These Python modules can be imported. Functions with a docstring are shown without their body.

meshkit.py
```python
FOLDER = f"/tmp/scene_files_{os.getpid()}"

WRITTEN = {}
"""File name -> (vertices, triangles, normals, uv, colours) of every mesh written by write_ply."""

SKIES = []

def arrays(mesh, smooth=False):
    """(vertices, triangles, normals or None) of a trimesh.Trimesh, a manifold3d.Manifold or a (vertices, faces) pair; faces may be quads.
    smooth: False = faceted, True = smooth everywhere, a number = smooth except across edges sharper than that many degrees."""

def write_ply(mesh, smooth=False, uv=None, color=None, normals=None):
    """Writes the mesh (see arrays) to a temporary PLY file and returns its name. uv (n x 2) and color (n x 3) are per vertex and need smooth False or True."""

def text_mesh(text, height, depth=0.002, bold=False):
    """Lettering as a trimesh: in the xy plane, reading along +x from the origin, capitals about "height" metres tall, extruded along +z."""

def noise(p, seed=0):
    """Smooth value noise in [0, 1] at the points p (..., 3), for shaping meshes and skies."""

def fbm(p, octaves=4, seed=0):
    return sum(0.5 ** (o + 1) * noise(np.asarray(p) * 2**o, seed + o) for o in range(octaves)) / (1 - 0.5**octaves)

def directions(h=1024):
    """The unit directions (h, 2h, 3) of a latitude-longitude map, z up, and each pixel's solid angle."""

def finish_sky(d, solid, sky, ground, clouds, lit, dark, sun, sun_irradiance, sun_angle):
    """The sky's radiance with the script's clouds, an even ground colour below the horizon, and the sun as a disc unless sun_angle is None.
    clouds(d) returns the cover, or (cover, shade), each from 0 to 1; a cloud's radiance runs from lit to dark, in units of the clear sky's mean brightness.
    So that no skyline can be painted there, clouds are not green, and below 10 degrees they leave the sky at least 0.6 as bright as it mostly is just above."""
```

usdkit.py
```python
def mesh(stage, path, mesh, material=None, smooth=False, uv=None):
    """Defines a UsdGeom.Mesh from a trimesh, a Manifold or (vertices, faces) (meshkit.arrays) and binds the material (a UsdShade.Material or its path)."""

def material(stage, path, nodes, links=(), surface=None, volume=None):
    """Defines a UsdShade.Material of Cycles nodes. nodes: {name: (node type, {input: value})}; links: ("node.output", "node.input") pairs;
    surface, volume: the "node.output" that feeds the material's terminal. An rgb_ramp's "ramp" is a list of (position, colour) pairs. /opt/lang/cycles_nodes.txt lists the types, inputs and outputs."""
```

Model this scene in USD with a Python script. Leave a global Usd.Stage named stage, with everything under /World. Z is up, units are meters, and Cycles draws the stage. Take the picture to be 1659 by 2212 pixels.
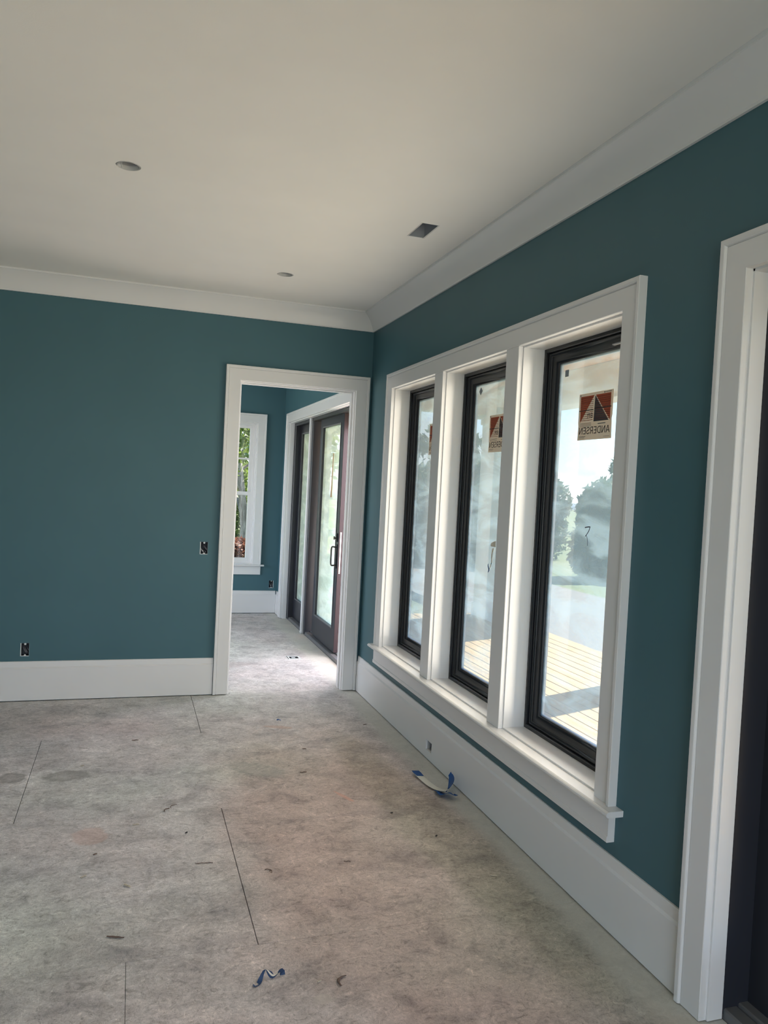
import math, random
import numpy as np, trimesh, manifold3d as m3
import usdkit, meshkit
from shapely.geometry import Polygon, Point
from pxr import Usd, UsdGeom, UsdLux, UsdShade, Gf, Sdf

random.seed(7); RNG = np.random.default_rng(7)
stage = Usd.Stage.CreateInMemory()
UsdGeom.SetStageUpAxis(stage, UsdGeom.Tokens.z); UsdGeom.SetStageMetersPerUnit(stage, 1.0)
UsdGeom.Xform.Define(stage, '/World')

# ------------------------------------------------------------------ camera, sky, sun, area lights, exposure
EXPOSURE = 0.23
R = np.array([[0.94973, -0.30899, 0.05046], [0.03859, -0.04439, -0.99827], [0.31069, 0.95003, -0.03024]])   # rows: right, down, forward
CAM = (-1.7899, -5.9568, 1.63)
cam = UsdGeom.Camera.Define(stage, '/World/camera')
cam.CreateHorizontalApertureAttr(36.0); cam.CreateVerticalApertureAttr(36.0 * 2212 / 1659)
cam.CreateFocalLengthAttr(36.0 * 1678.8 / 1659); cam.CreateClippingRangeAttr((0.05, 1000.0)); cam.CreateExposureAttr(EXPOSURE)
M = Gf.Matrix4d(1)
for i, row in enumerate((R[0], -R[1], -R[2])):
    row = row / np.linalg.norm(row)
    M.SetRow(i, Gf.Vec4d(*map(float, row), 0))
M.SetRow(3, Gf.Vec4d(*CAM, 1)); cam.AddTransformOp().Set(M)

SUN_AZ, SUN_EL = math.radians(20), math.radians(47)
def aim(light, d):
    z = np.array(d, float) / np.linalg.norm(d); x = np.cross([0, 0, 1.0] if abs(z[2]) < .99 else [0, -1.0, 0], z); x /= np.linalg.norm(x); y = np.cross(z, x)
    return x, y, z
def place_light(l, pos, to_light):
    x, y, z = aim(l, to_light); m = Gf.Matrix4d(1)
    for i, r in enumerate((x, y, z)): m.SetRow(i, Gf.Vec4d(*map(float, r), 0))
    m.SetRow(3, Gf.Vec4d(*map(float, pos), 1)); l.AddTransformOp().Set(m)
sky = UsdLux.DomeLight.Define(stage, '/World/sky_light')
sun = UsdLux.DistantLight.Define(stage, '/World/sun_light')
sun.CreateAngleAttr(0.6); sun.CreateNormalizeAttr(True); sun.CreateIntensityAttr(6.6); sun.CreateColorAttr((1.0, 0.93, 0.82))
place_light(sun, (0, 0, 10), (math.cos(SUN_EL) * math.cos(SUN_AZ), math.cos(SUN_EL) * math.sin(SUN_AZ), math.sin(SUN_EL)))
def area_light(name, pos, facing, w, h, power, color):
    """Area light at an opening that brightens the rooms."""
    l = UsdLux.RectLight.Define(stage, '/World/' + name); l.CreateWidthAttr(w); l.CreateHeightAttr(h)
    l.CreateIntensityAttr(power); l.CreateColorAttr(color); place_light(l, pos, [-c for c in facing])
# fill lights added inside the porch windows, then unseen lights behind and beyond
for k_, y_ in enumerate((-1.02, -1.988, -2.956)):
    area_light(f'daylight_window_{k_ + 1}', (0.055, y_, 1.415), (-1, 0, 0), 0.76, 1.74, 1.7, (1.0, 0.89, 0.73))  # added fill, lifts the indoor level above what sun and sky give
area_light('daylight_rear', (-1.9, -9.25, 1.35), (0, 1, 0.25), 2.6, 2.2, 2.6, (1.0, 0.98, 0.95))  # out of view, lights the back wall and ceiling
area_light('daylight_far_door', (0.42, 0.72, 1.15), (-1, 0, -0.25), 0.85, 2.1, 5.5, (0.96, 0.93, 1.0))  # out of view past the door gap, brightens the far floor
area_light('daylight_far_left', (-3.40, 1.9, 1.45), (1, 0, 0), 1.9, 1.7, 3.6, (1.0, 0.96, 0.97))  # out of view, placed to brighten the far room

# ------------------------------------------------------------------ materials
class Ref(str): pass
def mat(name, build):
    nodes, links = {}, []
    def N(kind, **kw):
        n = f'n{len(nodes)}'; vals = {}
        for k, v in kw.items():
            if isinstance(v, Ref): links.append((str(v), f'{n}.{k}'))
            else: vals[k] = v
        nodes[n] = (kind, vals)
        return lambda out: Ref(f'{n}.{out}')
    s = build(N)
    return usdkit.material(stage, '/World/Looks/' + name, nodes, links, surface=str(s))
def srgb(r, g, b):
    f = lambda c: c / 12.92 if c <= 0.04045 else ((c + 0.055) / 1.055) ** 2.4
    return tuple(f(x / 255.0) for x in (r, g, b))
def ramp(N, fac, stops): return N('rgb_ramp', ramp=stops, fac=fac)('color')
def mth(N, t, a, b=0.0):
    return N('math', math_type=t, value1=a, value2=b)('value')
def paint(name, col, rough=0.4, bump=0.0, scale=60, var=0.04, spec=0.5):
    def b(N):
        g = N('geometry')('position')
        n = N('noise_texture', vector=g, scale=2.5, detail=3.0)('fac')
        c0 = tuple(c * (1 - var) for c in col); c1 = tuple(min(1, c * (1 + var)) for c in col)
        c = ramp(N, n, [(0.3, c0), (0.7, c1)])
        kw = dict(base_color=c, roughness=rough, specular_ior_level=spec)
        if bump:
            nb = N('noise_texture', vector=g, scale=float(scale), detail=3.0)('fac')
            kw['normal'] = N('bump', height=nb, strength=float(bump), distance=0.002)('normal')
        return N('principled_bsdf', **kw)('BSDF')
    return mat(name, b)
def plain(name, col, rough=0.5, metallic=0.0, spec=0.5):
    return mat(name, lambda N: N('principled_bsdf', base_color=tuple(col), roughness=rough, metallic=metallic, specular_ior_level=spec)('BSDF'))

def sky_build(N):
    st = N('sky_texture', sky_type='multiple_scattering', sun_disc=False, sun_elevation=SUN_EL, sun_rotation=math.pi / 2 - SUN_AZ, aerosol_density=1.5)('color')
    tc = N('texture_coordinate')('generated')
    n = N('noise_texture', vector=N('mapping', mapping_type='point', vector=tc, scale=(2.0, 2.0, 6.0))('vector'), scale=1.6, detail=6.0, roughness=0.6)('fac')
    f = N('map_range', range_type='smoothstep', value=n, from_min=0.45, from_max=0.68, to_min=0.0, to_max=0.75)('result')
    c = N('mix_color', blend_type='mix', fac=f, a=st, b=(9.0, 9.2, 9.6))('result')
    return N('background_shader', color=c, strength=0.185)('background')
UsdShade.MaterialBindingAPI.Apply(sky.GetPrim()).Bind(mat('sky', sky_build))

WALL = (0.066, 0.155, 0.186)
m_wall = paint('teal_wall_paint', WALL, 0.48, 0.12, 220, 0.03, 0.35)
m_ceil = paint('white_ceiling_paint', (0.90, 0.89, 0.86), 0.75, 0.08, 180, 0.015, 0.3)
m_trim = paint('white_trim_paint', (0.81, 0.81, 0.81), 0.28, 0.03, 30, 0.012)
m_black = plain('black_frame_vinyl', (0.012, 0.0135, 0.0175), 0.30)
m_blackdoor = plain('black_door_wood', (0.022, 0.023, 0.030), 0.38)
m_track = plain('charcoal_sill_metal', (0.15, 0.152, 0.158), 0.45)
m_spacer = plain('aluminium_spacer', (0.62, 0.66, 0.78), 0.35, 0.2)
m_gasket = plain('black_rubber', (0.01, 0.01, 0.012), 0.5)
m_brownedge = plain('brown_door_edge', srgb(62, 46, 50), 0.5)
m_steel = plain('bright_strike_steel', (0.75, 0.73, 0.72), 0.3, 0.6)
m_hw = plain('black_hardware', (0.012, 0.012, 0.014), 0.35)
m_box = plain('grey_box_plastic', (0.045, 0.055, 0.075), 0.6)
m_boxrim = plain('plaster_box_rim', (0.66, 0.70, 0.70), 0.7)
m_dark = plain('flat_near_black', (0.012, 0.012, 0.014), 0.8)  # near-black, stands in for shade in the floor box; also base and roofs
m_wirew = plain('white_cable', (0.52, 0.52, 0.55), 0.5)
m_wireg = plain('grey_cable', (0.10, 0.10, 0.12), 0.5)
m_canring = plain('white_can_metal', (0.66, 0.66, 0.65), 0.5)
m_cangrey = plain('grey_can_housing', (0.46, 0.465, 0.48), 0.5)
m_duct = plain('galvanised_duct', (0.46, 0.48, 0.52), 0.5, 0.25)
def backlit(name, col):
    def b(N):
        d = N('principled_bsdf', base_color=col, roughness=0.7)('BSDF'); t = N('translucent_bsdf', color=col)('BSDF')
        return N('mix_closure', fac=0.7, closure1=d, closure2=t)('closure')
    return mat(name, b)
m_paper = backlit('sticker_paper', srgb(214, 206, 196))
m_orange = backlit('sticker_orange', srgb(206, 132, 104))
m_stgrey = backlit('sticker_grey', srgb(118, 122, 128))
m_ink = plain('sticker_ink', srgb(48, 42, 44), 0.7)
m_inkred = plain('sticker_red_ink', srgb(120, 62, 50), 0.7)
m_tag = plain('grey_glass_tag', srgb(128, 142, 150), 0.6)
m_marker = plain('marker_ink', (0.03, 0.05, 0.09), 0.6)
m_shim = paint('cardboard', srgb(190, 156, 118), 0.8, 0, 1, 0.1)
m_tape = paint('blue_tape', srgb(22, 78, 142), 0.6, 0, 1, 0.18)
m_tapew = plain('masking_paper', srgb(232, 229, 218), 0.8)
m_siding = plain('white_exterior_paint', (0.90, 0.90, 0.89), 0.6)
m_porchceil = plain('bounce_tinted_porch_ceiling', srgb(252, 206, 184), 0.8)  # pink bounce from the sunlit deck is put into this colour
m_splinter = plain('brown_wood_chip', srgb(112, 94, 86), 0.8)
m_splinter2 = plain('pale_wood_chip', srgb(196, 186, 168), 0.8)
m_blackchip = plain('black_chip', (0.015, 0.015, 0.017), 0.7)
m_concrete = plain('grey_gravel_ground', srgb(112, 108, 108), 0.9)

def deck_build(N):
    g = N('geometry')('position')
    v = N('mapping', mapping_type='point', vector=g, scale=(9.0, 0.7, 9.0))('vector')
    n = N('noise_texture', vector=v, scale=2.2, detail=4.0, distortion=0.4)('fac')
    r = N('object_info')('random')
    c = ramp(N, n, [(0.3, (0.36, 0.225, 0.09)), (0.5, (0.49, 0.335, 0.15)), (0.72, (0.56, 0.40, 0.195))])
    c2 = N('hsv', hue=0.5, saturation=1.0, fac=1.0, color=c, value=N('map_range', range_type='linear', value=r, from_min=0.0, from_max=1.0, to_min=0.8, to_max=1.1)('result'))('color')
    return N('principled_bsdf', base_color=c2, roughness=0.7)('BSDF')
m_deck = mat('yellow_pine_deck', deck_build)

def grass_build(N):
    g = N('geometry')('position')
    n = N('noise_texture', vector=g, scale=0.5, detail=5.0)('fac')
    c = ramp(N, n, [(0.3, (0.06, 0.09, 0.025)), (0.5, (0.10, 0.13, 0.045)), (0.7, (0.15, 0.16, 0.08))])
    return N('principled_bsdf', base_color=c, roughness=0.9)('BSDF')
m_grass = mat('lawn_grass', grass_build)
def bark_build(N):
    g = N('geometry')('position')
    n = N('noise_texture', vector=N('mapping', mapping_type='point', vector=g, scale=(6.0, 6.0, 1.2))('vector'), scale=3.0, detail=5.0)('fac')
    return N('principled_bsdf', base_color=ramp(N, n, [(0.3, (0.10, 0.085, 0.07)), (0.7, (0.36, 0.33, 0.29))]), roughness=0.9)('BSDF')
m_bark = mat('grey_bark', bark_build)
def leaf_mat(name, a, b):
    def f(N):
        r = N('geometry')('random_per_island')
        c = ramp(N, r, [(0.0, a), (1.0, b)])
        d = N('principled_bsdf', base_color=c, roughness=0.6)('BSDF')
        t = N('translucent_bsdf', color=c)('BSDF')
        return N('mix_closure', fac=0.42, closure1=d, closure2=t)('closure')
    return mat(name, f)
m_leaf_y = leaf_mat('yellow_green_leaves', (0.12, 0.17, 0.035), (0.46, 0.48, 0.13))  # bright yellow-green leaf colour
m_leaf_d = leaf_mat('dark_leaves', (0.03, 0.07, 0.035), (0.10, 0.16, 0.06))
m_leaf_r = leaf_mat('rust_leaves', (0.14, 0.055, 0.035), (0.24, 0.17, 0.10))

def pane_build(film, tint, haze=(0.60, 0.85, 1.0), streak=1.0):
    """Clear glass with a protective film: tint darkens strongly at a slant to dim the outdoor view, reflects by fresnel, and scatters light where the film is milky."""
    def f(N):
        facing = N('layer_weight', blend=0.5)('facing')
        fac = N('separate_color', color_type='rgb', color=ramp(N, facing, [(k, (v, v, v)) for k, v in ((0, .05), (.5, .10), (.66, .19), (.83, .45), (1, 1))]))('r')
        tr = N('transparent_bsdf', color=ramp(N, facing, [(k, tuple(c * v for c in tint)) for k, v in ((0.0, 1.0), (0.25, 0.92), (0.4, 0.72), (0.53, 0.46), (0.66, 0.33), (0.8, 0.26), (1.0, 0.1))]))('BSDF')
        cl = tr
        if film:
            g = N('geometry')('position')
            n1 = N('noise_texture', vector=N('mapping', mapping_type='point', vector=g, scale=(1.0, 1.6, 5.5))('vector'), scale=1.7, detail=5.0, roughness=0.55, distortion=0.6)('fac')
            n2 = N('noise_texture', vector=N('mapping', mapping_type='point', vector=g, scale=(1.0, 2.2, 1.0), rotation=(0.5, 0.0, 0.0))('vector'), scale=14.0, detail=3.0, distortion=1.2)('fac')
            s1 = N('map_range', range_type='smoothstep', value=n1, from_min=0.40, from_max=0.66, to_min=film * (1 - 0.45 * streak), to_max=film * (1 + 1.3 * streak))('result')
            s2 = N('map_range', range_type='smoothstep', value=n2, from_min=0.68, from_max=0.80, to_min=0.0, to_max=film * 0.6 * streak)('result')
            tl = N('translucent_bsdf', color=haze)('BSDF')
            cl = N('mix_closure', fac=mth(N, 'add', s1, s2), closure1=tr, closure2=tl)('closure')
        gl = N('glossy_bsdf', color=(1, 1, 1), roughness=0.02)('BSDF')
        return N('mix_closure', fac=fac, closure1=cl, closure2=gl)('closure')
    return f
m_glass_film = mat('glass_with_film', pane_build(0.36, (0.76, 0.80, 0.83), (0.46, 0.75, 1.0), 0.4))
m_glass_film2 = mat('door_glass_with_film', pane_build(0.78, (0.72, 0.82, 0.80), (0.58, 0.82, 0.80), 0.2))
m_glass = mat('clear_glass', pane_build(0.0, (0.93, 0.95, 0.95)))

# subfloor: grey dusty sheathing with scuffs, chalk marks and white overspray along the skirting
def floor_build(N):
    g = N('geometry')('position')
    base = N('noise_texture', vector=g, scale=1.1, detail=5.0, roughness=0.6)('fac')
    c = ramp(N, base, [(0.30, (0.53, 0.515, 0.505)), (0.45, (0.65, 0.63, 0.628)), (0.58, (0.69, 0.66, 0.655)), (0.72, (0.76, 0.735, 0.73))])
    p = N('noise_texture', vector=N('mapping', mapping_type='point', vector=g, location=(3.1, 7.7, 0.0))('vector'), scale=0.8, detail=3.0)('fac')
    c = N('mix_color', blend_type='multiply', fac=1.0, a=c, b=ramp(N, p, [(0.32, (0.95, 1.03, 0.98)), (0.5, (1.0, 1.0, 1.0)), (0.68, (1.04, 0.965, 0.96))]))('result')
    # blotches, then short strands of the pressed board showing through the dust, then fine wisps
    bl = N('noise_texture', vector=g, scale=5.5, detail=6.0, roughness=0.68, distortion=0.5)('fac')
    c = N('mix_color', blend_type='multiply', fac=1.0, a=c, b=ramp(N, bl, [(0.28, (0.60, 0.60, 0.62)), (0.46, (0.93, 0.93, 0.93)), (0.56, (1.03, 1.03, 1.03)), (0.72, (1.22, 1.22, 1.22))]))('result')
    st = N('noise_texture', vector=N('mapping', mapping_type='point', vector=g, scale=(1.0, 1.25, 1.0))('vector'), scale=21.0, detail=5.0, roughness=0.74, distortion=1.8)('fac')
    c = N('mix_color', blend_type='multiply', fac=1.0, a=c, b=ramp(N, st, [(0.28, (0.52, 0.51, 0.50)), (0.45, (0.90, 0.90, 0.90)), (0.58, (1.05, 1.05, 1.05)), (0.72, (1.36, 1.35, 1.33))]))('result')
    st2 = N('noise_texture', vector=N('mapping', mapping_type='point', vector=g, scale=(1.6, 1.0, 1.0), rotation=(0.0, 0.0, -0.7))('vector'), scale=46.0, detail=3.0, roughness=0.7, distortion=3.0)('fac')
    c = N('mix_color', blend_type='multiply', fac=1.0, a=c, b=ramp(N, st2, [(0.28, (0.58, 0.57, 0.56)), (0.44, (0.95, 0.95, 0.95)), (0.6, (1.03, 1.03, 1.03)), (0.74, (1.42, 1.40, 1.37))]))('result')
    sc = N('noise_texture', vector=N('mapping', mapping_type='point', vector=g, scale=(0.7, 2.0, 1.0), rotation=(0.0, 0.0, -0.12))('vector'), scale=3.4, detail=6.0, roughness=0.62, distortion=0.9)('fac')
    c = N('mix_color', blend_type='multiply', fac=1.0, a=c, b=ramp(N, sc, [(0.30, (0.80, 0.80, 0.82)), (0.45, (0.98, 0.98, 0.98)), (0.7, (1.04, 1.04, 1.04))]))('result')
    # white paint spots
    vo = N('voronoi_texture', vector=g, scale=5.0, feature='f1')
    spot = N('map_range', range_type='smoothstep', value=vo('distance'), from_min=0.045, from_max=0.075, to_min=0.5, to_max=0.0)('result')
    pick = N('separate_color', color_type='rgb', color=vo('color'))('r')
    spot = mth(N, 'multiply', spot, mth(N, 'greater_than', pick, 0.72))
    c = N('mix_color', blend_type='mix', fac=spot, a=c, b=(0.56, 0.54, 0.50))('result')
    # chalk circles, streaks and damp marks with shapes of their own: (x, y, rx, ry, turn, colour, strength, ring)
    # broad tint zones: browner right of middle, greenish strip by the windows, lighter cooler left
    low = N('noise_texture', vector=g, scale=1.7, detail=4.0)('fac')
    for x, y, rx, ry, t, col, k in ((-0.62, -2.75, 0.78, 1.8, 0.1, (0.80, 0.68, 0.63), 0.85), (-0.30, -2.75, 0.20, 1.7, 0.10, (0.76, 0.79, 0.72), 0.75), (-2.0, -1.9, 0.8, 1.3, 0.0, (1.06, 1.075, 1.11), 0.8)):
        v = N('mapping', mapping_type='texture', vector=g, location=(x, y, 0.0), rotation=(0.0, 0.0, t), scale=(rx, ry, 50.0))('vector')
        d = mth(N, 'add', N('vector_math', math_type='length', vector1=v)('value'), mth(N, 'multiply', mth(N, 'subtract', low, 0.5), 0.9))
        f = N('map_range', range_type='smoothstep', value=d, from_min=0.6, from_max=1.15, to_min=k, to_max=0.0)('result')
        c = N('mix_color', blend_type='multiply', fac=f, a=c, b=col)('result')
    marks = [(-1.905, -2.29, 0.085, 0.10, 0.0, (0.62, 0.42, 0.37), 0.42, 0), (-0.66, -2.07, 0.014, 0.10, 0.42, (0.62, 0.34, 0.27), 0.6, 0), (-0.79, -0.86, 0.035, 0.10, 1.2, (0.58, 0.38, 0.30), 0.45, 0),
             (-2.06, -1.52, 0.13, 0.085, 0.0, (0.20, 0.19, 0.185), 0.62, 1), (-2.33, -1.50, 0.075, 0.085, 0.0, (0.19, 0.18, 0.175), 0.62, 1), 
             (-1.05, -1.6, 0.10, 0.2, 0.9, (0.27, 0.29, 0.27), 0.35, 0), (-0.9, 0.95, 0.22, 0.12, 0.2, (0.44, 0.36, 0.35), 0.35, 0), (-1.15, -3.62, 0.035, 0.03, 0.0, (0.56, 0.52, 0.48), 0.5, 0)]
    wob = N('noise_texture', vector=g, scale=22.0, detail=3.0)('fac')
    for x, y, rx, ry, t, col, k, ring in marks:
        v = N('mapping', mapping_type='texture', vector=g, location=(x, y, 0.0), rotation=(0.0, 0.0, t), scale=(rx, ry, 50.0))('vector')
        d = N('vector_math', math_type='length', vector1=v)('value')
        d = mth(N, 'add', d, mth(N, 'multiply', mth(N, 'subtract', wob, 0.5), 0.7))
        f = N('map_range', range_type='smoothstep', value=d, from_min=0.75, from_max=1.05, to_min=k, to_max=0.0)('result')
        if ring:
            f = mth(N, 'multiply', f, N('map_range', range_type='linear', value=d, from_min=0.2, from_max=0.95, to_min=0.5, to_max=1.0, clamp=True)('result'))
        c = N('mix_color', blend_type='mix', fac=f, a=c, b=col)('result')
    # overspray of white paint along the right skirting, with a ragged edge
    xyz = N('separate_xyz', vector=g)
    lo = N('noise_texture', vector=g, scale=2.0, detail=4.0)('fac')
    edge = mth(N, 'add', xyz('x'), mth(N, 'multiply', lo, -0.14))
    f = N('map_range', range_type='smoothstep', value=edge, from_min=-0.27, from_max=-0.16, to_min=0.0, to_max=0.72)('result')
    c = N('mix_color', blend_type='mix', fac=f, a=c, b=(0.64, 0.64, 0.575))('result')
    ey = mth(N, 'add', xyz('y'), mth(N, 'multiply', lo, -0.14))
    both = mth(N, 'multiply', N('map_range', range_type='smoothstep', value=ey, from_min=-0.26, from_max=-0.09, to_min=0.0, to_max=0.3)('result'), mth(N, 'less_than', xyz('y'), 0.0))
    c = N('mix_color', blend_type='mix', fac=both, a=c, b=(0.60, 0.60, 0.57))('result')
    bh = mth(N, 'add', st, mth(N, 'multiply', st2, 0.5))
    nb = N('bump', height=bh, strength=0.25, distance=0.003)('normal')
    return N('principled_bsdf', base_color=c, roughness=0.62, normal=nb, specular_ior_level=0.35)('BSDF')
m_floor = mat('dusty_subfloor', floor_build)

# ------------------------------------------------------------------ mesh and scene helpers
used = {}
def numbered(path):
    n = used.get(path, -1) + 1; used[path] = n
    return path if n == 0 else f'{path}_{n:03d}'
def tidy(m):
    if isinstance(m, list): m = trimesh.util.concatenate([tidy(x) for x in m])
    if isinstance(m, m3.Manifold):
        k = m.to_mesh(); m = trimesh.Trimesh(k.vert_properties[:, :3], k.tri_verts, process=False)
    return m
def obj(name, mesh, material, parent=None, smooth=False, **data):
    path = numbered((parent.GetPath().pathString if parent else '/World') + '/' + name)
    p = usdkit.mesh(stage, path, tidy(mesh), material, smooth=smooth).GetPrim()
    for k, v in data.items(): p.SetCustomDataByKey(k, v)
    return p
def node(name, loc=(0, 0, 0), rz=0.0, **data):
    x = UsdGeom.Xform.Define(stage, numbered('/World/' + name))
    x.AddTranslateOp().Set(Gf.Vec3d(*map(float, loc)))
    if rz: x.AddRotateZOp().Set(math.degrees(rz))
    for k, v in data.items(): x.GetPrim().SetCustomDataByKey(k, v)
    return x.GetPrim()
def struct(name, mesh, material, smooth=False): return obj(name, mesh, material, None, smooth, kind='structure')
def snode(name): return node(name, kind='structure')

def box(x0, x1, y0, y1, z0, z1):
    b = trimesh.creation.box((abs(x1 - x0), abs(y1 - y0), abs(z1 - z0))); b.apply_translation(((x0 + x1) / 2, (y0 + y1) / 2, (z0 + z1) / 2)); return b
def cbox(x0, x1, y0, y1, z0, z1, c=0.002):
    lo, hi = np.minimum((x0, y0, z0), (x1, y1, z1)), np.maximum((x0, y0, z0), (x1, y1, z1))
    c = min(c, *((hi - lo) * 0.45)); pts = []
    for s in np.ndindex(2, 2, 2):
        base = np.where(np.array(s) == 1, hi, lo); inn = np.where(np.array(s) == 1, -1, 1) * c
        for k in range(3):
            p = base + inn; p[k] = base[k]; pts.append(p)
    return trimesh.convex.convex_hull(np.array(pts))
def mbox(x0, x1, y0, y1, z0, z1):
    return m3.Manifold.cube((x1 - x0, y1 - y0, z1 - z0)).translate((x0, y0, z0))
def sweep(profile, start, end, closed=True):
    """A profile of (a, d) points swept straight; start(a, d) and end(a, d) give the 3-D ends, so mitres are free."""
    P = list(profile); n = len(P)
    A = np.array([start(a, d) for a, d in P], float); B = np.array([end(a, d) for a, d in P], float)
    v = np.vstack([A, B]); f = []
    for i in range(n):
        j = (i + 1) % n; f += [[i, j, n + j], [i, n + j, n + i]]
    _, tri = trimesh.creation.triangulate_polygon(Polygon(P), engine='earcut')
    vp, tri = trimesh.creation.triangulate_polygon(Polygon(P), engine='earcut')
    idx = [int(np.argmin(((np.array(P) - q) ** 2).sum(1))) for q in vp]
    for t in tri:
        t = [idx[k] for k in t]; f += [t[::-1], [n + k for k in t]]
    m = trimesh.Trimesh(v, np.array(f), process=False); m.fix_normals(); return m
def ring(profile, rect, to3):
    """A closed profile of (inset, depth) swept round a rectangle (u0, u1, v0, v1) with mitred corners."""
    u0, u1, v0, v1 = rect; n = len(profile); V, f = [], []
    for a, d in profile:
        for u, v in ((u0 + a, v0 + a), (u1 - a, v0 + a), (u1 - a, v1 - a), (u0 + a, v1 - a)): V.append(to3(u, v, d))
    for i in range(n):
        j = (i + 1) % n
        for k in range(4):
            l = (k + 1) % 4; f += [[4 * i + k, 4 * i + l, 4 * j + l], [4 * i + k, 4 * j + l, 4 * j + k]]
    m = trimesh.Trimesh(np.array(V, float), np.array(f), process=False); m.fix_normals(); return m
def tube(pts, r, sides=8):
    p = np.asarray(pts, float); t = np.gradient(p, axis=0); t /= np.linalg.norm(t, axis=1, keepdims=True) + 1e-12
    r = np.broadcast_to(r, (len(p),)); ref = np.array([0.31, 0.77, 0.55]); V, f = [], []
    for i in range(len(p)):
        a = np.cross(t[i], ref); a /= np.linalg.norm(a); b = np.cross(t[i], a)
        for k in range(sides):
            an = 2 * math.pi * k / sides; V.append(p[i] + r[i] * (math.cos(an) * a + math.sin(an) * b))
    for i in range(len(p) - 1):
        for k in range(sides):
            l = (k + 1) % sides; f += [[i * sides + k, i * sides + l, (i + 1) * sides + l], [i * sides + k, (i + 1) * sides + l, (i + 1) * sides + k]]
    e = (len(p) - 1) * sides
    for k in range(1, sides - 1): f += [[0, k + 1, k], [e, e + k, e + k + 1]]
    return trimesh.Trimesh(np.array(V), np.array(f), process=False)
def spline(pts, n=24):
    from scipy.interpolate import CubicSpline
    p = np.array(pts, float); s = CubicSpline(np.linspace(0, 1, len(p)), p); return s(np.linspace(0, 1, n))

XR = lambda y, z, d: (-d, y, z)          # right wall: d metres into the room
YB = lambda x, z, d: (x, -d, z)          # back wall of the main room
YF = lambda x, z, d: (x, 3.674 - d, z)   # far wall of the room beyond

# ------------------------------------------------------------------ shell
CEIL = 3.0; XL, YN, YF0 = -5.2, -9.3, 3.674
BT = 0.14                                # thickness of the wall with the doorway
W = [(-1.439, -0.601), (-2.407, -1.569), (-3.375, -2.537)]   # three window openings (casing edges)
WZ0, WZ1 = 0.475, 2.355
RV = 0.008                               # casing reveal
# right wall with its openings
rw = mbox(0, 0.165, YN - 0.15, YF0 + 0.15, -0.25, CEIL + 0.1)
for a, b in W: rw -= mbox(-0.1, 0.4, a - 0.014, b + 0.014, WZ0 - 0.02, WZ1 + 0.014)
rw -= mbox(-0.1, 0.4, -7.3, -3.985, -0.03, 2.375)             # porch door beside the camera
rw -= mbox(-0.1, 0.4, 0.255, 3.295, -0.03, 2.375)             # porch door of the room beyond
rw -= mbox(-0.03, 0.05, -1.683, -1.592, 0.058, 0.117)       # low outlet
struct('wall_right', rw, m_wall)
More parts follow.
